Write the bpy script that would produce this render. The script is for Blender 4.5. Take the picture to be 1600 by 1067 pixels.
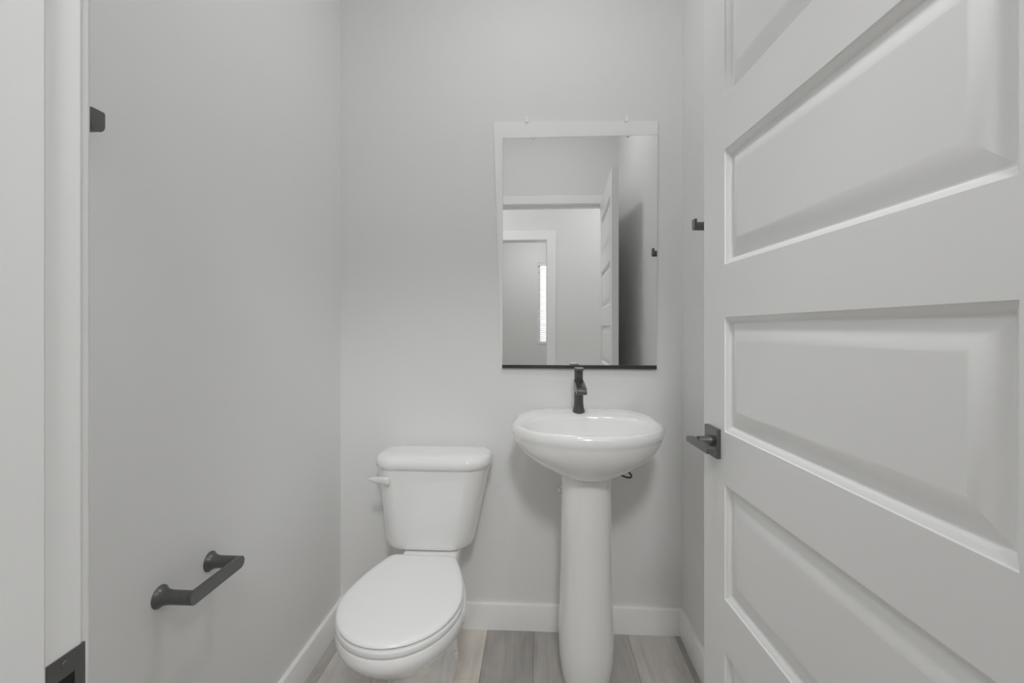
import bpy, bmesh, math, random
from mathutils import Vector, Matrix

for o in list(bpy.data.objects):
    bpy.data.objects.remove(o)
SC = bpy.context.scene
COL = SC.collection
PI = math.pi

# ------------------------------------------------------------------ camera
F_PX, HORIZON, CAM_H = 735.0, 515.0, 1.168
YAW = math.atan(40.0 / F_PX)
cd = bpy.data.cameras.new('camera')
cam = bpy.data.objects.new('camera', cd)
COL.objects.link(cam)
cd.sensor_fit = 'HORIZONTAL'
cd.sensor_width = 36.0
cd.lens = F_PX * 36.0 / 1600.0
cd.shift_y = (HORIZON - 533.5) / 1600.0
cd.clip_start = 0.02
cam.location = (0, 0, CAM_H)
cam.rotation_euler = (PI / 2, 0, YAW)
SC.camera = cam

# ------------------------------------------------------------------ sky, exposure
SC.view_settings.view_transform = 'Standard'
SC.view_settings.look = 'None'
SC.view_settings.gamma = 1.0
SC.view_settings.use_curve_mapping = False
SC.view_settings.exposure = 0.60
SC.cycles.max_bounces = 24
SC.cycles.diffuse_bounces = 16
SC.cycles.glossy_bounces = 6
wd = bpy.data.worlds.new('world')
SC.world = wd
wd.use_nodes = True
bg = wd.node_tree.nodes['Background']
bg.inputs[0].default_value = (0.93, 0.97, 1.0, 1)
bg.inputs[1].default_value = 1.25
ROOM_LAMP, HALL_FILL, BED_FILL, SPOT_FILL = 41.0, 16.0, 25.0, 48.0  # hall, bed and spot strengths belong to added fill lights
LAMP_SPOTS = [('room', -0.02, 1.12, 0.08, ROOM_LAMP), ('hall', -0.75, -0.36, 0.16, HALL_FILL),
              ('hall', 0.95, -0.36, 0.16, HALL_FILL), ('bed', 0.0, -2.1, 0.17, BED_FILL)]

# ------------------------------------------------------------------ materials
def nmat(name, color, rough=0.5, metal=0.0, coat=0.0, bump=None, spec=0.5):
    m = bpy.data.materials.new(name)
    m.use_nodes = True
    nt = m.node_tree
    b = nt.nodes['Principled BSDF']
    b.inputs['Base Color'].default_value = (*color, 1)
    b.inputs['Roughness'].default_value = rough
    b.inputs['Metallic'].default_value = metal
    b.inputs['Coat Weight'].default_value = coat
    b.inputs['Coat Roughness'].default_value = 0.04
    b.inputs['Specular IOR Level'].default_value = spec
    if bump:
        scale, strength, dist = bump
        tc = nt.nodes.new('ShaderNodeTexCoord')
        n = nt.nodes.new('ShaderNodeTexNoise')
        n.inputs['Scale'].default_value = scale
        n.inputs['Detail'].default_value = 4
        bp = nt.nodes.new('ShaderNodeBump')
        bp.inputs['Strength'].default_value = strength
        bp.inputs['Distance'].default_value = dist
        nt.links.new(tc.outputs['Object'], n.inputs['Vector'])
        nt.links.new(n.outputs['Fac'], bp.inputs['Height'])
        nt.links.new(bp.outputs['Normal'], b.inputs['Normal'])
    return m

M_WALL = nmat('wall_paint', (0.825, 0.825, 0.820), 0.75, bump=(45, 0.05, 0.004))
M_CEIL = nmat('ceiling_paint', (0.92, 0.92, 0.915), 0.9)
M_TRIM = nmat('trim_paint', (0.93, 0.93, 0.925), 0.32)
M_DOOR = nmat('door_paint', (0.86, 0.86, 0.855), 0.38)
M_PORC = nmat('porcelain', (0.93, 0.93, 0.925), 0.12, coat=0.5)
M_SEAT = nmat('seat_plastic', (0.93, 0.93, 0.925), 0.22)
M_BLACK = nmat('matte_black', (0.150, 0.150, 0.148), 0.32, metal=0.7, bump=(300, 0.04, 0.001))
M_CHANNEL = nmat('black_channel', (0.04, 0.04, 0.04), 0.4)
M_CHROME = nmat('chrome', (0.8, 0.8, 0.8), 0.12, metal=1.0)
M_HOSE = nmat('braided_hose', (0.07, 0.07, 0.07), 0.5)
M_MIRROR = nmat('mirror_silver', (0.90, 0.905, 0.90), 0.0, metal=1.0)
M_DOUBLE = nmat('mirror_border', (0.92, 0.92, 0.91), 0.3)  # tone of the band added for the doubled outline
M_CLIP = nmat('clear_clip', (0.95, 0.95, 0.95), 0.15)
M_GAP = nmat('floor_gap', (0.10, 0.09, 0.08), 0.8)
M_SLAT = nmat('blind_slat', (0.85, 0.85, 0.84), 0.5)
M_HOLE_SHADE = nmat('latch_pocket', (0.012, 0.012, 0.012), 0.8)  # near black, the shade of the latch hole put into colour

def wood(name, dark, light):
    m = bpy.data.materials.new(name)
    m.use_nodes = True
    nt = m.node_tree
    b = nt.nodes['Principled BSDF']
    b.inputs['Roughness'].default_value = 0.45
    tc = nt.nodes.new('ShaderNodeTexCoord')
    mp = nt.nodes.new('ShaderNodeMapping')
    mp.inputs['Scale'].default_value = (16, 1.6, 1)
    n = nt.nodes.new('ShaderNodeTexNoise')
    n.inputs['Scale'].default_value = 3.0
    n.inputs['Detail'].default_value = 8
    n.inputs['Distortion'].default_value = 0.6
    mp2 = nt.nodes.new('ShaderNodeMapping')
    mp2.inputs['Scale'].default_value = (5, 2.2, 1)
    n2 = nt.nodes.new('ShaderNodeTexNoise')
    n2.inputs['Scale'].default_value = 2.2
    n2.inputs['Detail'].default_value = 3
    ad = nt.nodes.new('ShaderNodeMath'); ad.operation = 'ADD'
    hf = nt.nodes.new('ShaderNodeMath'); hf.operation = 'MULTIPLY'; hf.inputs[1].default_value = 0.5
    cr = nt.nodes.new('ShaderNodeValToRGB')
    cr.color_ramp.elements[0].position = 0.34
    cr.color_ramp.elements[0].color = (*dark, 1)
    cr.color_ramp.elements[1].position = 0.62
    cr.color_ramp.elements[1].color = (*light, 1)
    L = nt.links.new
    L(tc.outputs['Object'], mp.inputs[0]); L(mp.outputs[0], n.inputs['Vector'])
    L(tc.outputs['Object'], mp2.inputs[0]); L(mp2.outputs[0], n2.inputs['Vector'])
    L(n.outputs['Fac'], ad.inputs[0]); L(n2.outputs['Fac'], ad.inputs[1])
    L(ad.outputs[0], hf.inputs[0]); L(hf.outputs[0], cr.inputs[0])
    L(cr.outputs[0], b.inputs['Base Color'])
    return m
M_WOOD = [wood('plank_grey', (0.40, 0.38, 0.355), (0.53, 0.51, 0.48)),
          wood('plank_taupe', (0.51, 0.485, 0.455), (0.66, 0.635, 0.60)),
          wood('plank_beige', (0.62, 0.575, 0.51), (0.78, 0.73, 0.66)),
          wood('plank_dark', (0.34, 0.325, 0.305), (0.47, 0.45, 0.425))]

def emis(name, color, strength):
    m = bpy.data.materials.new(name)
    m.use_nodes = True
    nt = m.node_tree
    nt.nodes.clear()
    e = nt.nodes.new('ShaderNodeEmission')
    e.inputs[0].default_value = (*color, 1)
    e.inputs[1].default_value = strength
    out = nt.nodes.new('ShaderNodeOutputMaterial')
    nt.links.new(e.outputs[0], out.inputs[0])
    return m

def glass_mat():
    m = bpy.data.materials.new('window_glass')
    m.use_nodes = True
    b = m.node_tree.nodes['Principled BSDF']
    b.inputs['Base Color'].default_value = (1, 1, 1, 1)
    b.inputs['Roughness'].default_value = 0.0
    b.inputs['Transmission Weight'].default_value = 1.0
    b.inputs['IOR'].default_value = 1.02
    return m
M_GLASS = glass_mat()

# ------------------------------------------------------------------ helpers
def tag(o, label=None, cat=None, group=None, kind=None):
    if label: o['label'] = label
    if cat: o['category'] = cat
    if group: o['group'] = group
    if kind: o['kind'] = kind
    return o

def thing(name, label, cat, loc=(0, 0, 0), rotz=0, group=None, kind=None):
    o = bpy.data.objects.new(name, None)
    o.empty_display_size = 0.05
    COL.objects.link(o)
    o.location = loc
    o.rotation_euler = (0, 0, rotz)
    return tag(o, label, cat, group, kind)

def obj(name, bm, mats, parent=None, smooth=True, angle=35, bevel=0, seg=2, subsurf=0):
    bmesh.ops.recalc_face_normals(bm, faces=bm.faces)
    me = bpy.data.meshes.new(name)
    bm.to_mesh(me)
    bm.free()
    for m in (mats if isinstance(mats, (list, tuple)) else [mats]):
        me.materials.append(m)
    if smooth:
        for p in me.polygons:
            p.use_smooth = True
        me.set_sharp_from_angle(angle=math.radians(angle))
    o = bpy.data.objects.new(name, me)
    COL.objects.link(o)
    if parent:
        o.parent = parent
    if bevel:
        md = o.modifiers.new('bevel', 'BEVEL')
        md.width = bevel
        md.segments = seg
        md.limit_method = 'ANGLE'
        md.angle_limit = math.radians(40)
        md.harden_normals = False
    if subsurf:
        md = o.modifiers.new('sub', 'SUBSURF')
        md.levels = md.render_levels = subsurf
    return o

def add_box(bm, x0, x1, y0, y1, z0, z1, mat=0):
    v = [bm.verts.new((x, y, z)) for x in (x0, x1) for y in (y0, y1) for z in (z0, z1)]
    for q in ((0, 1, 3, 2), (4, 6, 7, 5), (0, 4, 5, 1), (2, 3, 7, 6), (0, 2, 6, 4), (1, 5, 7, 3)):
        f = bm.faces.new([v[i] for i in q])
        f.material_index = mat
    return v

def box(*a):
    bm = bmesh.new()
    add_box(bm, *a)
    return bm

def loft(bm, rings, cap0=True, cap1=True):
    """rings: lists of equally many 3-D points, joined into one skin."""
    vs = [[bm.verts.new(p) for p in r] for r in rings]
    n = len(rings[0])
    for a, b in zip(vs, vs[1:]):
        for i in range(n):
            bm.faces.new((a[i], a[(i + 1) % n], b[(i + 1) % n], b[i]))
    if cap0: bm.faces.new(list(reversed(vs[0])))
    if cap1: bm.faces.new(vs[-1])
    return vs

def cyl_x(bm, x_r, y, z, n=32):
    """body of revolution about an axis parallel to X; x_r = [(x, radius), ...]"""
    loft(bm, [[(x, y + r * math.cos(2 * PI * i / n), z + r * math.sin(2 * PI * i / n)) for i in range(n)] for x, r in x_r])

def cyl_z(bm, x, y, z_r, n=32):
    loft(bm, [[(x + r * math.cos(2 * PI * i / n), y + r * math.sin(2 * PI * i / n), z) for i in range(n)] for z, r in z_r])

def cyl_y(bm, x, z, y_r, n=24):
    loft(bm, [[(x + r * math.cos(2 * PI * i / n), y, z + r * math.sin(2 * PI * i / n)) for i in range(n)] for y, r in y_r])

def prism(bm, pts, axis, a, b):
    """extrude a 2-D outline along an axis from a to b"""
    def p3(p, t):
        if axis == 'x': return (t, p[0], p[1])
        if axis == 'y': return (p[0], t, p[1])
        return (p[0], p[1], t)
    loft(bm, [[p3(p, a) for p in pts], [p3(p, b) for p in pts]])

def tube(bm, pts, r, n=10):
    pts = [Vector(p) for p in pts]
    rings = []
    for i, p in enumerate(pts):
        d = (pts[min(i + 1, len(pts) - 1)] - pts[max(i - 1, 0)]).normalized()
        up = Vector((0, 1, 0)) if abs(d.y) < 0.9 else Vector((1, 0, 0))
        u = d.cross(up).normalized()
        w = d.cross(u)
        rings.append([p + r * (math.cos(2 * PI * k / n) * u + math.sin(2 * PI * k / n) * w) for k in range(n)])
    loft(bm, rings)

def spline(pts, k=8):
    out = []
    P = [Vector(p) for p in pts]
    for i in range(len(P) - 1):
        p0, p1, p2, p3 = P[max(i - 1, 0)], P[i], P[i + 1], P[min(i + 2, len(P) - 1)]
        for j in range(k):
            t = j / k
            out.append(0.5 * ((2 * p1) + (p2 - p0) * t + (2 * p0 - 5 * p1 + 4 * p2 - p3) * t * t + (3 * p1 - p0 - 3 * p2 + p3) * t ** 3))
    out.append(P[-1])
    return out

def rrect(cx, cy, hx, hy, r, n=8):
    """rounded rectangle outline in XY; r = one radius or (front, back)"""
    rf, rb = r if isinstance(r, tuple) else (r, r)
    pts = []
    for sx, sy, a0, rr in ((1, 1, 0, rb), (-1, 1, 90, rb), (-1, -1, 180, rf), (1, -1, 270, rf)):
        for i in range(n + 1):
            a = math.radians(a0 + 90 * i / n)
            pts.append((cx + sx * (hx - rr) + rr * math.cos(a), cy + sy * (hy - rr) + rr * math.sin(a)))
    return pts

def grid_wall(xs, zs, holes, y0, y1):
    """a wall slab parallel to XZ with rectangular openings (cells listed in holes)"""
    bm = bmesh.new()
    V = {}
    def vert(i, j, k):
        key = (i, j, k)
        if key not in V:
            V[key] = bm.verts.new((xs[i], y0 if k == 0 else y1, zs[j]))
        return V[key]
    nx, nz = len(xs) - 1, len(zs) - 1
    solid = lambda i, j: 0 <= i < nx and 0 <= j < nz and (i, j) not in holes
    for i in range(nx):
        for j in range(nz):
            if not solid(i, j): continue
            for k in (0, 1):
                bm.faces.new([vert(i, j, k), vert(i + 1, j, k), vert(i + 1, j + 1, k), vert(i, j + 1, k)])
            for (di, dj), (a, b) in (((-1, 0), ((i, j), (i, j + 1))), ((1, 0), ((i + 1, j), (i + 1, j + 1))),
                                     ((0, -1), ((i, j), (i + 1, j))), ((0, 1), ((i, j + 1), (i + 1, j + 1)))):
                if not solid(i + di, j + dj):
                    bm.faces.new([vert(*a, 0), vert(*b, 0), vert(*b, 1), vert(*a, 1)])
    return bm

# ------------------------------------------------------------------ the place, in metres
XL, XR, YB, YF, ZC = -0.785, 0.555, 1.8375, 0.3345, 2.74      # powder room
YH = 0.240                                                   # hall side of the door wall
JL, JR, DH = -0.339, 0.472, 2.045                            # clear door opening
HY, HXL, HXR = -0.95, -2.4, 1.9                              # hall beyond
BY = -3.0                                                    # far wall of the room across the hall
TW = 0.018                                                   # jamb board thickness

def struct(name, bm, mat, label, cat, **kw):
    return tag(obj(name, bm, mat, **kw), label, cat, kind='structure')

# floor : planks running towards the back wall, real gaps between them
random.seed(11)
bm = bmesh.new()
add_box(bm, HXL - 0.1, HXR + 0.1, BY - 0.1, YB + 0.1, -0.05, -0.0015, 4)
PW, X0 = 0.179, -0.0155
for ix in range(-14, 12):
    xa = X0 + ix * PW
    xb = xa + PW
    if xb < HXL or xa > HXR: continue
    y = BY - 0.1 - random.random() * 1.1
    fixed = {-2: 1.56, -1: 0.95, 0: 1.1, 1: 0.8, -4: 1.25, -5: 0.7}.get(ix)
    ends = []
    if fixed is not None:
        y = fixed - 1.22 * 4
    while y < YB + 0.1:
        ends.append((y, y + 1.22)); y += 1.22
    for (ya, yb) in ends:
        m = random.choice((0, 0, 1, 1, 3))
        near_back = yb > YB
        if near_back and ix in (-2, -1, 0, 1, 2, -3, -4, -5):
            m = {-2: 2, -1: 3, 0: 0, 1: 0, 2: 1, -3: 1, -4: 1, -5: 0}[ix]
        elif ix == -2:
            m = 2
        ya2, yb2 = max(ya, BY - 0.1), min(yb, YB + 0.1)
        if yb2 - ya2 < 0.01: continue
        add_box(bm, xa + 0.0006, xb - 0.0006, ya2 + 0.0006, yb2 - 0.0006, -0.0012, 0.0, m)
struct('floor', bm, M_WOOD + [M_GAP], 'grey brown wood plank floor running toward the back wall', 'floor', smooth=False)

struct('ceiling', box(HXL - 0.1, HXR + 0.1, BY - 0.1, YB + 0.1, ZC, ZC + 0.1), M_CEIL, 'plain white ceiling above the powder room and hall', 'ceiling', smooth=False)
struct('wall_back', box(XL - 0.1, XR + 0.1, YB, YB + 0.1, 0, ZC), M_WALL, 'pale grey wall behind the toilet and pedestal sink', 'wall', smooth=False)
struct('wall_left', box(XL - 0.1, XL, YF, YB, 0, ZC), M_WALL, 'pale grey left wall with the paper holder on it', 'wall', smooth=False)
struct('wall_right', box(XR, XR + 0.1, YF, YB, 0, ZC), M_WALL, 'pale grey right wall behind the open door', 'wall', smooth=False)
struct('wall_front', grid_wall([HXL, JL - TW, JR + TW, HXR], [0, DH + TW, ZC], {(1, 0)}, YH, YF), M_WALL,
       'pale grey wall around the powder room doorway, seen in the mirror', 'wall', smooth=False)
HDL, HDR, HDH = -0.76, 0.085, 2.04                            # doorway across the hall
struct('wall_hall', grid_wall([HXL, HDL - TW, HDR + TW, HXR], [0, HDH + TW, ZC], {(1, 0)}, HY - 0.11, HY), M_WALL,
       'far hall wall with a cased opening, seen in the mirror', 'wall', smooth=False)
struct('wall_hall_left', box(HXL - 0.1, HXL, BY, YH, 0, ZC), M_WALL, 'end wall of the hall on the left', 'wall', smooth=False)
struct('wall_hall_right', box(HXR, HXR + 0.1, BY, YH, 0, ZC), M_WALL, 'end wall of the hall on the right', 'wall', smooth=False)
WXL, WXR, WZ0, WZ1 = 0.0, 0.9, 0.955, 2.115
struct('wall_far', grid_wall([HXL, WXL, WXR, HXR], [0, WZ0, WZ1, ZC], {(1, 1)}, BY - 0.12, BY), M_WALL,
       'wall with the bright window beyond the hall opening', 'wall', smooth=False)

# baseboards with an eased top edge
def baseboard(name, pts_from, pts_to, inward, label):
    """a board between two floor points; inward = unit normal into the room"""
    h, t = 0.100, 0.014
    prof = [(0, 0), (t, 0), (t, h - 0.006), (t - 0.0015, h - 0.002), (t - 0.005, h), (0, h)]
    bm = bmesh.new()
    loft(bm, [[(p[0] + inward[0] * d, p[1] + inward[1] * d, z) for d, z in prof] for p in (pts_from, pts_to)])
    return struct(name, bm, M_TRIM, label, 'baseboard', angle=25)
baseboard('baseboard_back', (XL, YB), (XR, YB), (0, -1), 'white baseboard along the back wall behind the sink pedestal')
baseboard('baseboard_left', (XL, YF), (XL, YB - 0.014), (1, 0), 'white baseboard along the left wall beside the toilet')
baseboard('baseboard_right', (XR, YF), (XR, YB - 0.014), (-1, 0), 'white baseboard along the right wall behind the door')
baseboard('baseboard_hall', (HDR + 0.09, HY), (HXR, HY), (0, 1), 'white baseboard along the far hall wall')
baseboard('baseboard_far', (HXL, BY), (HXR, BY), (0, 1), 'white baseboard under the window beyond the hall')

# door frame: jamb boards with a stop, casings on both sides
bm = bmesh.new()
prism(bm, [(JL - TW, 0), (JL, 0), (JL, DH), (JR, DH), (JR, 0), (JR + TW, 0), (JR + TW, DH + TW), (JL - TW, DH + TW)], 'y', YH, YF)
jamb = struct('trim_1', bm, M_TRIM, 'white door jamb at the left edge with a black strike plate', 'door frame', bevel=0.0035, seg=3)
ST = 0.010
bm = bmesh.new()
prism(bm, [(JL, 0), (JL + ST, 0), (JL + ST, DH - ST), (JR - ST, DH - ST), (JR - ST, 0), (JR, 0), (JR, DH), (JL, DH)], 'y', 0.262, 0.2985)
obj('door_stop', bm, M_TRIM, jamb, bevel=0.002, seg=2)
bm = bmesh.new()
def strike(bm):
    z0, z1, y0, y1 = 0.876, 0.935, 0.3065, 0.3340
    x0, x1 = JL - 0.001, JL + 0.0012
    hz0, hz1, hy0, hy1 = 0.894, 0.919, 0.313, 0.326
    # plate as a ring around the latch hole
    o = [(y0, z0), (y1, z0), (y1, z1), (y0, z1)]
    h = [(hy0, hz0), (hy1, hz0), (hy1, hz1), (hy0, hz1)]
    vo = [[bm.verts.new((x, *p)) for p in o] for x in (x0, x1)]
    vh = [[bm.verts.new((x, *p)) for p in h] for x in (x0, x1)]
    for k in (0, 1):
        for i in range(4):
            bm.faces.new((vo[k][i], vo[k][(i + 1) % 4], vh[k][(i + 1) % 4], vh[k][i]))
    for i in range(4):
        bm.faces.new((vo[0][i], vo[0][(i + 1) % 4], vo[1][(i + 1) % 4], vo[1][i]))
        bm.faces.new((vh[0][i], vh[0][(i + 1) % 4], vh[1][(i + 1) % 4], vh[1][i]))
strike(bm)
sp = obj('strike_plate', bm, M_BLACK, jamb, smooth=False)
sp['label'] = 'matte black strike plate'
obj('latch_pocket', box(JL - 0.0005, JL + 0.0004, 0.313, 0.326, 0.894, 0.919), M_HOLE_SHADE, sp, smooth=False)  # flat black sheet painted as the shade inside the latch hole
for zz in (0.884, 0.928):
    bm = bmesh.new(); cyl_x(bm, [(JL + 0.001, 0.0034), (JL + 0.0018, 0.003)], 0.3195, zz, 16)
    obj('screw', bm, M_BLACK, sp)

def casing(name, l, r, h, y0, y1, label, w=0.06):
    bm = bmesh.new()
    prism(bm, [(l - w, 0), (l, 0), (l, h), (r, h), (r, 0), (r + w, 0), (r + w, h + w), (l - w, h + w)], 'y', y0, y1)
    return struct(name, bm, M_TRIM, label, 'door casing', bevel=0.004)
casing('trim_2', JL - 0.005, JR + 0.005, DH + 0.005, YF, YF + 0.0115, 'white casing around the powder room side of the doorway')
casing('trim_3', JL - 0.006, JR + 0.006, DH + 0.006, YH - 0.015, YH, 'white casing around the hall side of the doorway')
casing('trim_4', HDL - 0.004, HDR + 0.004, HDH + 0.004, HY, HY + 0.016, 'white casing of the opening across the hall, in the mirror', 0.085)
bm = bmesh.new()
prism(bm, [(HDL - TW, 0), (HDL, 0), (HDL, HDH), (HDR, HDH), (HDR, 0), (HDR + TW, 0), (HDR + TW, HDH + TW), (HDL - TW, HDH + TW)], 'y', HY - 0.11, HY)
struct('trim_5', bm, M_TRIM, 'white jamb lining the opening across the hall', 'door frame', bevel=0.002)

# ------------------------------------------------------------------ the open door
PIV = Vector((0.437, 0.339))
door_w, door_t, door_h, dz = 0.800, 0.035, 2.030, 0.010
FREE = Vector((0.394, 1.138))
DROT = math.atan2(FREE.y - PIV.y, FREE.x - PIV.x) - PI / 2    # leaf local: +Y to the free edge, +X through the thickness
def door_leaf():
    bm = bmesh.new()
    W, T, Hh = door_w, door_t, door_h
    st = 0.107
    ph, pitch, z_first = 0.2455, 0.3580, 0.2235 - 0.0
    zs = [0.0]
    pans = []
    for k in range(5):
        a = z_first + pitch * k
        pans.append((a, a + ph))
        zs += [a, a + ph]
    zs.append(Hh)
    ys = [0, st, W - st, W]
    prof = [(0.0, 0.0), (0.0010, 0.0030), (0.0040, 0.0042), (0.0078, 0.0066), (0.0108, 0.0096), (0.0122, 0.0126), (0.0145, 0.0131), (0.0165, 0.0125), (0.0450, 0.0032), (0.0500, 0.0022), (0.0515, 0.0022)]
    for side in (0, 1):
        X = (lambda d: d) if side == 0 else (lambda d: T - d)
        V = {}
        def v(y, z, d=0.0):
            key = (round(y, 5), round(z, 5), round(d, 5))
            if key not in V: V[key] = bm.verts.new((X(d), y, z))
            return V[key]
        for i in range(3):
            for j in range(len(zs) - 1):
                if i == 1 and j % 2 == 1: continue
                bm.faces.new((v(ys[i], zs[j]), v(ys[i + 1], zs[j]), v(ys[i + 1], zs[j + 1]), v(ys[i], zs[j + 1])))
        for (za, zb) in pans:
            loops = [[(ys[1] + o, za + o, d), (ys[2] - o, za + o, d), (ys[2] - o, zb - o, d), (ys[1] + o, zb - o, d)] for o, d in prof]
            for A, B in zip(loops, loops[1:]):
                for i in range(4):
                    bm.faces.new((v(*A[i]), v(*A[(i + 1) % 4]), v(*B[(i + 1) % 4]), v(*B[i])))
            bm.faces.new([v(*p) for p in loops[-1]])
        if side == 0: VA = V
        else: VB = V
    g = lambda V, y, z: V[(round(y, 5), round(z, 5), 0.0)]
    for j in range(len(zs) - 1):
        for y in (ys[0], ys[3]):
            bm.faces.new((g(VA, y, zs[j]), g(VA, y, zs[j + 1]), g(VB, y, zs[j + 1]), g(VB, y, zs[j])))
    for i in range(3):
        for z in (zs[0], zs[-1]):
            bm.faces.new((g(VA, ys[i], z), g(VA, ys[i + 1], z), g(VB, ys[i + 1], z), g(VB, ys[i], z)))
    return bm
door = struct('door_1', door_leaf(), M_DOOR, 'white five panel door standing open on the right with black lever', 'door', angle=20)
door.location = (PIV.x, PIV.y, dz)
door.rotation_euler = (0, 0, DROT)
LZ = 0.918 - dz
LY = door_w - 0.057
def lever(sign, x_face):
    """sign -1: on the hall face (visible), +1: on the other face"""
    X = lambda d: x_face + sign * d
    bm = bmesh.new()
    add_box(bm, *sorted((X(-0.001), X(0.0095))), LY - 0.0325, LY + 0.0325, LZ - 0.0325, LZ + 0.0325)
    rose = obj('door_handle', bm, M_BLACK, door, bevel=0.0015)
    rose['label'] = 'matte black square rose with lever'
    bm = bmesh.new()
    cyl_x(bm, [(X(0.009), 0.013), (X(0.020), 0.0115), (X(0.037), 0.0105)], LY, LZ, 24)
    obj('neck', bm, M_BLACK, rose)
    bm = bmesh.new()
    loft(bm, [[(X(0.036), LY + 0.024, LZ - 0.006), (X(0.055), LY + 0.024, LZ - 0.006), (X(0.055), LY + 0.024, LZ + 0.006), (X(0.036), LY + 0.024, LZ + 0.006)],
              [(X(0.036), LY - 0.091, LZ - 0.006), (X(0.055), LY - 0.091, LZ - 0.006), (X(0.055), LY - 0.091, LZ + 0.006), (X(0.036), LY - 0.091, LZ + 0.006)]])
    obj('lever', bm, M_BLACK, rose, bevel=0.0012)
lever(-1, 0.0)
lever(1, door_t)
obj('latch', box(door_t / 2 - 0.006, door_t / 2 + 0.006, door_w - 0.002, door_w + 0.006, LZ - 0.010, LZ + 0.010), M_BLACK, door, bevel=0.002)
for hz in (0.22, 1.0, 1.80):
    bm = bmesh.new(); cyl_z(bm, door_t + 0.004, -0.001, [(hz - 0.045, 0.006), (hz + 0.045, 0.006)], 16)
    obj('hinge', bm, M_BLACK, door)

# ------------------------------------------------------------------ window beyond the hall
win = struct('window_1', grid_wall([WXL, WXL + 0.04, WXR - 0.04, WXR], [WZ0, WZ0 + 0.04, WZ1 - 0.04, WZ1], {(1, 1)}, BY - 0.10, BY - 0.04), M_TRIM,
             'bright daylight window beyond the hall, seen in the mirror', 'window', smooth=False)
obj('pane', box(WXL + 0.035, WXR - 0.035, BY - 0.075, BY - 0.069, WZ0 + 0.035, WZ1 - 0.035), M_GLASS, win, smooth=False)
bl = thing('window_blind', 'white horizontal slat blind in the bright window, seen in the mirror', 'window blind', (0, BY + 0.004, 0))
obj('headrail', box(WXL + 0.004, WXR - 0.004, -0.035, -0.004, WZ1 - 0.04, WZ1 - 0.002), M_SLAT, bl, bevel=0.002)
bm = bmesh.new()
z = WZ0 + 0.05
while z < WZ1 - 0.06:
    v = [bm.verts.new((x, -0.02 + dy, z + dzz)) for x in (WXL + 0.006, WXR - 0.006) for dy, dzz in ((-0.012, 0.006), (0.012, -0.006), (0.012, -0.0045), (-0.012, 0.0075))]
    for i in range(4):
        bm.faces.new((v[i], v[(i + 1) % 4], v[4 + (i + 1) % 4], v[4 + i]))
    bm.faces.new(v[:4][::-1]); bm.faces.new(v[4:])
    z += 0.030
obj('slats', bm, M_SLAT, bl, smooth=False)
obj('bottom_rail', box(WXL + 0.006, WXR - 0.006, -0.032, -0.008, WZ0 + 0.012, WZ0 + 0.030), M_SLAT, bl, bevel=0.002)

# ------------------------------------------------------------------ ceiling lights (powder room lamp; hall and far ones are added fill)
for where, lx, ly, lr, pw in LAMP_SPOTS:
    lab = {'room': 'round flush ceiling light of the powder room', 'hall': 'round flush ceiling light in the hall behind the viewer',
           'bed': 'round flush ceiling light beyond the hall opening'}[where]
    if where == 'hall': lab += ' on the left' if lx < 0 else ' on the right'
    t = thing('ceiling_light', lab, 'ceiling light', (lx, ly, ZC), group='flush ceiling lights')
    bm = bmesh.new()
    cyl_z(bm, 0, 0, [(0.0, lr + 0.02), (-0.022, lr + 0.02), (-0.030, lr + 0.012), (-0.030, lr), (-0.012, lr - 0.004)], 48)
    obj('base_ring', bm, M_TRIM, t)
    bm = bmesh.new()
    cyl_z(bm, 0, 0, [(-0.028, lr - 0.002), (-0.034, lr - 0.006), (-0.038, lr * 0.7), (-0.040, lr * 0.3)], 48)
    obj('diffuser', bm, emis('lamp_' + where, (0.985, 0.99, 1.0), pw), t)

# added spotlight, unseen on the hall ceiling, fills the powder room from the front
SPOT_AT, SPOT_TO = Vector((0.14, -0.60, 2.50)), Vector((-0.14, 1.84, 0.55))
t = thing('ceiling_spotlight', 'white adjustable ceiling spotlight in the hall turned toward the doorway', 'spotlight', (SPOT_AT.x, SPOT_AT.y, ZC))
bm = bmesh.new(); cyl_z(bm, 0, 0, [(0.0, 0.06), (-0.02, 0.06), (-0.025, 0.05)], 32)
obj('canopy', bm, M_TRIM, t)
bm = bmesh.new(); cyl_z(bm, 0, 0, [(-0.02, 0.010), (-0.17, 0.010)], 16)
obj('stem', bm, M_TRIM, t)
sd = (SPOT_TO - SPOT_AT).normalized()
bm = bmesh.new(); cyl_z(bm, 0, 0, [(0.15, 0.04), (0.14, 0.09), (0.0, 0.175), (0.0, 0.168), (0.13, 0.08)], 32)
bmesh.ops.transform(bm, matrix=Matrix.Translation(SPOT_AT - Vector((SPOT_AT.x, SPOT_AT.y, ZC))) @ (-sd).to_track_quat('Z', 'Y').to_matrix().to_4x4(), verts=bm.verts)
obj('lamp_head', bm, M_TRIM, t)
ld = bpy.data.lights.new('spot_lamp', 'SPOT')
ld.energy = SPOT_FILL
ld.spot_size = math.radians(54)
ld.spot_blend = 0.9
ld.shadow_soft_size = 0.165
lo = bpy.data.objects.new('spot_lamp', ld)
COL.objects.link(lo)
lo.parent = t
lo.location = SPOT_AT - Vector((SPOT_AT.x, SPOT_AT.y, ZC)) + sd * 0.02
lo.rotation_euler = sd.to_track_quat('-Z', 'Y').to_euler()

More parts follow.
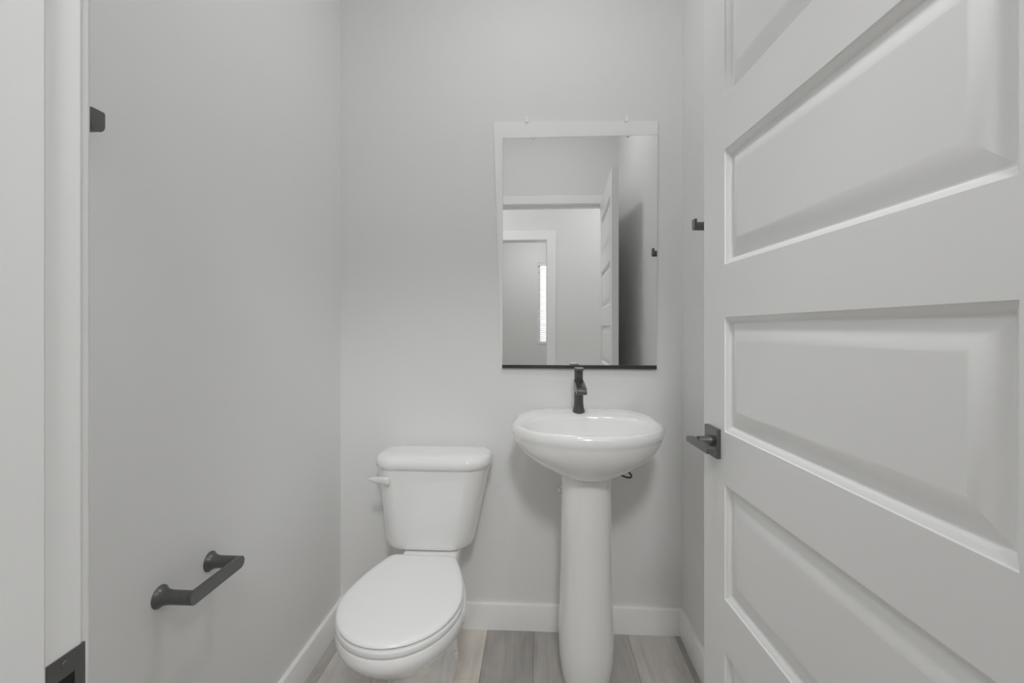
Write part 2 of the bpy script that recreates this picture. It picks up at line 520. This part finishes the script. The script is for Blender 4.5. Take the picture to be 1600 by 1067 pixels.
# ------------------------------------------------------------------ mirror
mir = thing('wall_mirror', 'rectangular wall mirror with clear clips above the pedestal sink', 'mirror', (0.15, YB, 1.018))
mx, mz = 0.15, 1.018
def quadslab(pts, y0, y1):
    bm = bmesh.new()
    prism(bm, [(x - mx, zz - mz) for x, zz in pts], 'y', y0, y1)
    return bm
gl = quadslab([(-0.1377, 1.0300), (0.4549, 1.0310), (0.4598, 1.9141), (-0.1345, 1.9149)], -0.007, -0.001)
obj('mirror_glass', gl, M_MIRROR, mir, smooth=False)
bo = obj('border', quadslab([(-0.1385, 1.0190), (-0.1377, 1.0300), (-0.1350, 1.9149), (0.4598, 1.9141), (0.4598, 1.9665), (-0.1729, 1.9784)], -0.0085, -0.0005), M_DOUBLE, mir, smooth=False)  # added band follows the doubled mirror outline, no real frame there
bo['label'] = 'pale silver band along the top and left edge'
le = obj('bottom_channel', quadslab([(-0.1380, 1.0180), (0.4549, 1.0160), (0.4549, 1.0310), (-0.1380, 1.0310)], -0.013, -0.0003), M_CHANNEL, mir, bevel=0.001)
le['label'] = 'black channel holding the bottom edge'
for cx, cz in ((-0.0175, 1.917), (0.3478, 1.916), (-0.0424, 1.978), (0.3405, 1.972)):  # the upper pair is added, doubles of the lower two
    bm = bmesh.new()
    cyl_y(bm, cx - mx, cz - mz, [(-0.0075, 0.0075), (-0.0120, 0.0075), (-0.0135, 0.006)], 20)
    add_box(bm, cx - mx - 0.005, cx - mx + 0.005, -0.0118, -0.006, cz - mz - 0.002, cz - mz + 0.018)
    obj('clip', bm, M_CLIP, mir)

# ------------------------------------------------------------------ pedestal sink
SX = 0.166
sink = thing('pedestal_sink', 'white pedestal sink with black faucet below the mirror', 'sink', (SX, 1.60, 0))
N = 96
def sink_outline():
    """half outline from the back centre round to the front centre, mirrored"""
    half = [(0.0, 0.2310), (0.08, 0.2310), (0.138, 0.2310), (0.155, 0.2295), (0.168, 0.2220), (0.197, 0.182), (0.225, 0.127), (0.2455, 0.065)]
    for i in range(0, 19):
        a = math.radians(90 * i / 18)
        half.append((0.2545 * math.cos(a) ** 0.94, 0.015 - 0.2400 * math.sin(a) ** 1.0))
    pts = [Vector((x, y)) for x, y in half]
    seg = [0.0]
    for a, b in zip(pts, pts[1:]): seg.append(seg[-1] + (b - a).length)
    out = []
    n2 = N // 2
    for k in range(n2 + 1):
        s = seg[-1] * k / n2
        for i in range(len(seg) - 1):
            if seg[i + 1] >= s - 1e-9:
                t = (s - seg[i]) / (seg[i + 1] - seg[i]); out.append(pts[i].lerp(pts[i + 1], t)); break
    left = [Vector((-p.x, p.y)) for p in reversed(out[1:-1])]
    return out + left
OUT = sink_outline()
def ell(rx, ry, cy, power=1.0):
    r = []
    for p in OUT:
        a = math.atan2((p.y - 0.0) / 0.235, p.x / 0.2545)
        c, s = math.cos(a), math.sin(a)
        r.append(Vector((rx * math.copysign(abs(c) ** power, c), cy + ry * math.copysign(abs(s) ** power, s))))
    return r
LOW = ell(0.080, 0.090, -0.030)
INN = ell(0.212, 0.146, -0.052, 0.93)
DRN = ell(0.020, 0.020, -0.02)
sstep = lambda a, b, x: (lambda t: t * t * (3 - 2 * t))(max(0, min(1, (x - a) / (b - a))))
def ring(A, B, w, z, lift=1.0, grow=0.0):
    out = []
    for a, b in zip(A, B):
        p = a.lerp(b, w)
        if grow:
            d = p.normalized(); q = p + d * grow
            if p.y > 0.225: q = Vector((q.x, min(q.y, 0.233)))
            p = q
        out.append((p.x, p.y, z + lift * 0.016 * sstep(-0.02, 0.16, p.y)))
    return out
rings = [ring(LOW, OUT, 0.0, 0.690, 0), ring(LOW, OUT, 0.16, 0.700, 0), ring(LOW, OUT, 0.36, 0.716, 0), ring(LOW, OUT, 0.55, 0.734, 0), ring(LOW, OUT, 0.71, 0.752, 0),
         ring(LOW, OUT, 0.84, 0.772, 0), ring(LOW, OUT, 0.922, 0.793, 0.1), ring(LOW, OUT, 0.962, 0.810, 0.3), ring(LOW, OUT, 0.974, 0.8175, 0.5),
         ring(LOW, OUT, 0.992, 0.8215, 0.8), ring(LOW, OUT, 1.003, 0.8280), ring(LOW, OUT, 1.005, 0.8345), ring(LOW, OUT, 0.998, 0.8415), ring(LOW, OUT, 0.982, 0.8485),
         ring(OUT, INN, 0.30, 0.8535), ring(OUT, INN, 0.52, 0.8555), ring(OUT, INN, 0.72, 0.8550), ring(OUT, INN, 0.88, 0.8520), ring(OUT, INN, 0.97, 0.8475),
         ring(OUT, INN, 1.0, 0.8420), ring(INN, DRN, 0.02, 0.828, 0.7), ring(INN, DRN, 0.05, 0.804, 0.4), ring(INN, DRN, 0.11, 0.774, 0.1), ring(INN, DRN, 0.22, 0.750, 0), ring(INN, DRN, 0.38, 0.735, 0),
         ring(INN, DRN, 0.58, 0.728, 0), ring(INN, DRN, 0.8, 0.724, 0), ring(INN, DRN, 1.0, 0.722, 0)]
bm = bmesh.new()
loft(bm, rings)
basin = obj('basin', bm, M_PORC, sink, angle=50)
bm = bmesh.new(); cyl_z(bm, 0, -0.02, [(0.716, 0.022), (0.7245, 0.022), (0.726, 0.020), (0.724, 0.012)], 32)
dr = obj('drain', bm, M_CHROME, sink); dr['label'] = 'chrome drain'
bm = bmesh.new()
def ped_ring(z, rx, yf, yb):
    out = []
    for i in range(48):
        a = 2 * PI * i / 48
        c, s = math.cos(a), math.sin(a)
        x = rx * math.copysign(abs(c) ** 0.9, c)
        y = (yb if s > 0 else yf) * abs(s) ** 0.95 * (1 if s > 0 else -1) if False else (math.copysign(abs(s) ** 0.9, s) * (yb if s > 0 else yf))
        out.append((x - 0.004, y - 0.01, z))
    return out
loft(bm, [ped_ring(*r) for r in ((0.0, 0.074, 0.082, 0.09), (0.012, 0.078, 0.086, 0.09), (0.04, 0.083, 0.093, 0.095), (0.09, 0.0895, 0.099, 0.098), (0.14, 0.0920, 0.100, 0.098),
                                 (0.19, 0.0910, 0.098, 0.096), (0.27, 0.0875, 0.094, 0.09), (0.38, 0.0845, 0.092, 0.085), (0.52, 0.0825, 0.090, 0.08), (0.64, 0.0822, 0.089, 0.08),
                                 (0.69, 0.0830, 0.090, 0.08), (0.706, 0.0845, 0.092, 0.08), (0.7115, 0.0838, 0.091, 0.08))])
obj('pedestal', bm, M_PORC, sink, angle=50)
# faucet: one hole, single lever
FX, FY = 0.150 - SX, 1.730 - 1.60
FZ = 0.8685
bm = bmesh.new()
cyl_z(bm, FX, FY, [(FZ - 0.006, 0.0225), (FZ + 0.004, 0.0225), (FZ + 0.010, 0.0205), (FZ + 0.020, 0.0182), (FZ + 0.035, 0.0170), (FZ + 0.080, 0.0163), (FZ + 0.118, 0.0160)], 40)
fa = obj('faucet', bm, M_BLACK, sink); fa['label'] = 'matte black single lever faucet'
bm = bmesh.new()
prof = [(FY + 0.010, 0.983), (FY - 0.010, 0.984), (FY - 0.040, 0.981), (FY - 0.075, 0.976), (FY - 0.105, 0.970), (FY - 0.120, 0.966), (FY - 0.1265, 0.962), (FY - 0.128, 0.957), (FY - 0.127, 0.947),
        (FY - 0.122, 0.946), (FY - 0.07, 0.949), (FY - 0.02, 0.945), (FY + 0.010, 0.940)]
prism(bm, prof, 'x', FX - 0.0170, FX + 0.0170)
obj('spout', bm, M_BLACK, fa, angle=40, bevel=0.0012)
bm = bmesh.new()
cyl_z(bm, FX, FY, [(0.983, 0.0160), (0.985, 0.0148), (0.9865, 0.0148), (0.988, 0.0158), (1.020, 0.0158), (1.024, 0.0150)], 40)
obj('handle_hub', bm, M_BLACK, fa)
bm = bmesh.new()
hp = [(-0.016, 0.018), (-0.0165, -0.02), (-0.0165, -0.045), (-0.012, -0.062), (0.012, -0.062), (0.0165, -0.045), (0.0165, -0.02), (0.016, 0.018)]
loft(bm, [[(FX + x, FY + y, z0 + (0.018 - y) * 0.02) for x, y in hp] for z0 in (1.0225, 1.0295)])
obj('handle', bm, M_BLACK, fa, bevel=0.0015)

# hose and valve behind the pedestal
bm = bmesh.new()
pts = spline([(0.262, 1.742, 0.705), (0.272, 1.742, 0.665), (0.296, 1.742, 0.641), (0.322, 1.742, 0.6285), (0.338, 1.742, 0.6270), (0.3425, 1.742, 0.6345), (0.334, 1.742, 0.646), (0.318, 1.742, 0.668), (0.300, 1.742, 0.720)])
tube(bm, pts, 0.0034)
tag(obj('supply_hose', bm, M_HOSE), 'dark grey loop of supply hose hanging under the sink, right of its pedestal', 'hose')
va = thing('shutoff_valve', 'small chrome shutoff valve on the back wall, left behind the sink pedestal', 'valve', (0.098, YB, 0.545))
bm = bmesh.new(); cyl_y(bm, 0, 0, [(0.0, 0.022), (-0.004, 0.021), (-0.006, 0.009), (-0.045, 0.009), (-0.048, 0.011), (-0.066, 0.011)])
obj('valve_body', bm, M_CHROME, va)
bm = bmesh.new()
loft(bm, [[(0.021 * math.cos(2 * PI * i / 24), y, 0.011 * math.sin(2 * PI * i / 24)) for i in range(24)] for y in (-0.068, -0.076)])
obj('valve_handle', bm, M_CHROME, va, bevel=0.0015)
bm = bmesh.new(); cyl_z(bm, 0, -0.055, [(0.005, 0.007), (0.030, 0.007), (0.031, 0.005), (0.045, 0.005)], 16)
obj('outlet', bm, M_CHROME, va)

# ------------------------------------------------------------------ toilet
TX = -0.378
toil = thing('toilet', 'white two piece toilet with closed lid in the left corner', 'toilet', (TX, 1.45, 0))
def egg(hw, yf, yb, z, wb=0.118, n=40, k=1.0, cx=0.0, rc=0.024):
    """elongated bowl outline; yf front, yb back (world Y), hw half width, wb half width of the straight back"""
    yw = yf + (yb - yf) * 0.46
    half = []
    for i in range(n):
        a = PI / 2 * i / (n - 1)
        half.append((hw * math.sin(a), yw - (yw - yf) * math.cos(a)))
    m = n // 2
    for i in range(1, m + 1):
        t = i / m
        y = yw + (yb - rc - yw) * t
        w = hw + (wb - hw) * (0.30 * t + 0.70 * t * t)
        half.append((w, y))
    w_e = half[-1][0]
    for i in range(1, 9):
        a = PI / 2 * i / 8
        half.append((w_e - rc * (1 - math.cos(a)) - 0.004 * math.sin(a), yb - rc + rc * math.sin(a)))
    pts = [(x, y) for x, y in half] + [(-x, y) for x, y in reversed(half[1:])]
    return [(x + cx, y - 1.45, z) for x, y in pts]
bm = bmesh.new()
loft(bm, [egg(*r) for r in (
    (0.080, 1.335, 1.70, 0.0, 0.085), (0.079, 1.335, 1.70, 0.05, 0.083), (0.078, 1.325, 1.69, 0.11, 0.08), (0.084, 1.305, 1.68, 0.16, 0.08), (0.098, 1.270, 1.66, 0.21, 0.085),
    (0.122, 1.212, 1.64, 0.255, 0.09), (0.146, 1.158, 1.62, 0.293, 0.098), (0.164, 1.115, 1.61, 0.325, 0.105), (0.1740, 1.088, 1.60, 0.355, 0.110), (0.1755, 1.083, 1.60, 0.373, 0.112),
    (0.172, 1.087, 1.585, 0.384, 0.106), (0.164, 1.097, 1.575, 0.3875, 0.100))])
# rear foot over the trapway and the deck that carries the tank
def foot(z, hx, y0, y1, r):
    return [(x, y, z) for x, y in rrect(0, (y0 + y1) / 2 - 1.45, hx, (y1 - y0) / 2, r)]
loft(bm, [foot(*r) for r in ((0.0, 0.100, 1.42, 1.70, 0.06), (0.04, 0.099, 1.425, 1.70, 0.06), (0.08, 0.093, 1.44, 1.70, 0.058), (0.110, 0.081, 1.46, 1.69, 0.05), (0.125, 0.060, 1.49, 1.68, 0.04))])
loft(bm, [foot(*r) for r in ((0.22, 0.080, 1.50, 1.76, 0.03), (0.32, 0.094, 1.50, 1.79, 0.03), (0.370, 0.096, 1.50, 1.80, 0.025), (0.3785, 0.094, 1.52, 1.80, 0.02))])
bowl = obj('bowl', bm, M_PORC, toil, angle=50)
for sx in (-1, 1):
    bm = bmesh.new(); cyl_z(bm, sx * 0.095, 0.14, [(0.05, 0.013), (0.066, 0.012), (0.073, 0.006)], 20)
    obj('bolt_cap', bm, M_SEAT, toil)
bm = bmesh.new()
loft(bm, [egg(*r) for r in ((0.160, 1.100, 1.546, 0.3865, 0.110), (0.1675, 1.090, 1.551, 0.3905, 0.115), (0.1705, 1.0865, 1.553, 0.397, 0.118), (0.1690, 1.088, 1.552, 0.4045, 0.117), (0.162, 1.097, 1.546, 0.4085, 0.111))])
obj('seat', bm, M_SEAT, toil, angle=50)
bm = bmesh.new()
loft(bm, [egg(*r) for r in ((0.159, 1.102, 1.536, 0.4095, 0.109), (0.1665, 1.0920, 1.541, 0.4125, 0.114), (0.1685, 1.0890, 1.542, 0.4165, 0.116), (0.1675, 1.091, 1.541, 0.4205, 0.115), (0.1635, 1.097, 1.537, 0.4235, 0.111), (0.150, 1.115, 1.525, 0.4248, 0.100), (0.09, 1.20, 1.48, 0.4260, 0.06, 40, 1.0, 0.0, 0.02))])
obj('seat_lid', bm, M_SEAT, toil, angle=50)
for sx in (-1, 1):
    bm = bmesh.new(); cyl_x(bm, [(sx * 0.058, 0.009), (sx * 0.062, 0.011), (sx * 0.092, 0.011), (sx * 0.096, 0.009)], 0.100, 0.402, 20)
    obj('seat_hinge', bm, M_SEAT, toil)
# tank: leans out towards the top
bm = bmesh.new()
def tank_ring(z, hx, yf, yb, r, cx=0.0, bow_by=0.020, rb=0.03):
    pts = rrect(cx, 0, hx, (yb - yf) / 2, (r, min(r, rb)), 12)
    yc = (yf + yb) / 2 - 1.45
    out = []
    for x, y in pts:
        bow = bow_by * (1 - (min(abs(x - cx), hx) / hx) ** 2) if y < 0 else 0      # front bows outwards
        out.append((x, y + yc - bow, z))
    return out
TK = [(0.3790, 0.125, 1.690, 1.795, 0.050), (0.3805, 0.140, 1.674, 1.80, 0.058), (0.386, 0.1525, 1.662, 1.804, 0.064), (0.396, 0.1600, 1.655, 1.807, 0.066), (0.415, 0.1640, 1.652, 1.81, 0.068),
      (0.50, 0.176, 1.649, 1.814, 0.070), (0.60, 0.193, 1.645, 1.816, 0.072), (0.665, 0.2030, 1.643, 1.817, 0.072), (0.678, 0.2045, 1.643, 1.817, 0.072)]
loft(bm, [tank_ring(z, hx, yf, yb, r, -0.018 + 0.015 * (z - 0.394) / 0.284) for z, hx, yf, yb, r in TK])
obj('tank', bm, M_PORC, toil, angle=50)
bm = bmesh.new()
LD = [(0.6755, 0.207, 1.638, 1.820, 0.074), (0.678, 0.2105, 1.635, 1.822, 0.077), (0.690, 0.2120, 1.633, 1.823, 0.078), (0.700, 0.2110, 1.634, 1.822, 0.078), (0.7085, 0.2075, 1.639, 1.819, 0.075),
      (0.7145, 0.201, 1.646, 1.813, 0.070), (0.7185, 0.191, 1.656, 1.804, 0.062), (0.7215, 0.173, 1.672, 1.790, 0.05), (0.7235, 0.13, 1.70, 1.765, 0.03)]
loft(bm, [tank_ring(z, hx, yf, yb, r, -0.003, 0.022, 0.045) for z, hx, yf, yb, r in LD])
obj('tank_lid', bm, M_PORC, toil, angle=50)
bm = bmesh.new()
sec = lambda x, y, z, hy, hz: [(x, y + hy * math.cos(2 * PI * i / 16), z + hz * math.sin(2 * PI * i / 16)) for i in range(16)]
LYv = 1.632 - 1.45
loft(bm, [sec(-0.140, LYv - 0.010, 0.637, 0.006, 0.012), sec(-0.146, LYv - 0.012, 0.6375, 0.008, 0.0145), sec(-0.170, LYv - 0.014, 0.641, 0.007, 0.0128), sec(-0.192, LYv - 0.015, 0.6425, 0.0065, 0.0105),
          sec(-0.206, LYv - 0.014, 0.6435, 0.006, 0.008), sec(-0.214, LYv - 0.013, 0.644, 0.003, 0.003)])
cyl_y(bm, -0.153, 0.6385, [(LYv + 0.012, 0.010), (LYv - 0.012, 0.010)], 16)
fl = obj('flush_lever', bm, nmat('lever_white', (0.80, 0.80, 0.79), 0.15), toil)

# ------------------------------------------------------------------ toilet paper holder on the left wall
TY0, TY1, TZ, TR = 0.938, 1.088, 0.612, 0.0142
tp = thing('toilet_paper_holder', 'empty matte black toilet paper holder on the left wall', 'toilet paper holder', (XL, (TY0 + TY1) / 2, TZ))
FLARE = [(0.0, 0.0235), (0.0015, 0.0235), (0.005, 0.0205), (0.010, 0.0172), (0.018, 0.0150), (0.028, TR), (0.0520, TR), (0.0525, TR - 0.0007), (0.0535, TR - 0.0007), (0.054, TR), (0.068, TR)]
for y in (TY0, TY1):
    bm = bmesh.new(); cyl_x(bm, FLARE, y - (TY0 + TY1) / 2, 0, 40)
    obj('post', bm, M_BLACK, tp)
def stadium(a, b, r, n=16):
    """outline in (u, v): straight from a to b along u, round ends of radius r"""
    return [(b + r * math.cos(t), r * math.sin(t)) for t in (math.radians(-90 + 180 * i / n) for i in range(n + 1))] + \
           [(a + r * math.cos(t), r * math.sin(t)) for t in (math.radians(90 + 180 * i / n) for i in range(n + 1))]
bm = bmesh.new()
hl = (TY1 - TY0) / 2
prism(bm, stadium(-hl, hl, TR), 'x', 0.068, 0.077)
obj('bar', bm, M_BLACK, tp, angle=40, bevel=0.0007)

# ------------------------------------------------------------------ robe hooks
def robe_hook(label, x_wall, sgn, y, z):
    t = thing('robe_hook', label, 'robe hook', (x_wall, y, z), group='matte black robe hooks')
    bm = bmesh.new()
    cyl_x(bm, [(sgn * a, r) for a, r in ((0.0, 0.0215), (0.0015, 0.0215), (0.005, 0.0185), (0.010, 0.0158), (0.018, 0.0140), (0.026, 0.0135), (0.044, 0.0135))], 0, 0, 36)
    obj('post', bm, M_BLACK, t)
    bm = bmesh.new()
    st = [(0.0135 * math.sin(a), -0.0135 * math.cos(a)) for a in (math.radians(-90 + 180 * i / 20) for i in range(21))] + \
         [(0.0135, 0.019), (0.0130, 0.0215), (0.0110, 0.0230), (-0.0110, 0.0230), (-0.0130, 0.0215), (-0.0135, 0.019)]
    loft(bm, [[(sgn * 0.043, a, b) for a, b in st], [(sgn * 0.051, a, b) for a, b in st]])
    obj('lip', bm, M_BLACK, t, angle=40, bevel=0.0008)
    return t
robe_hook('black robe hook on the left wall, half hidden by the door jamb', XL, 1, 0.748, 1.513)
robe_hook('black robe hook on the right wall, just beside the open door edge', XR, -1, 1.555, 1.503)
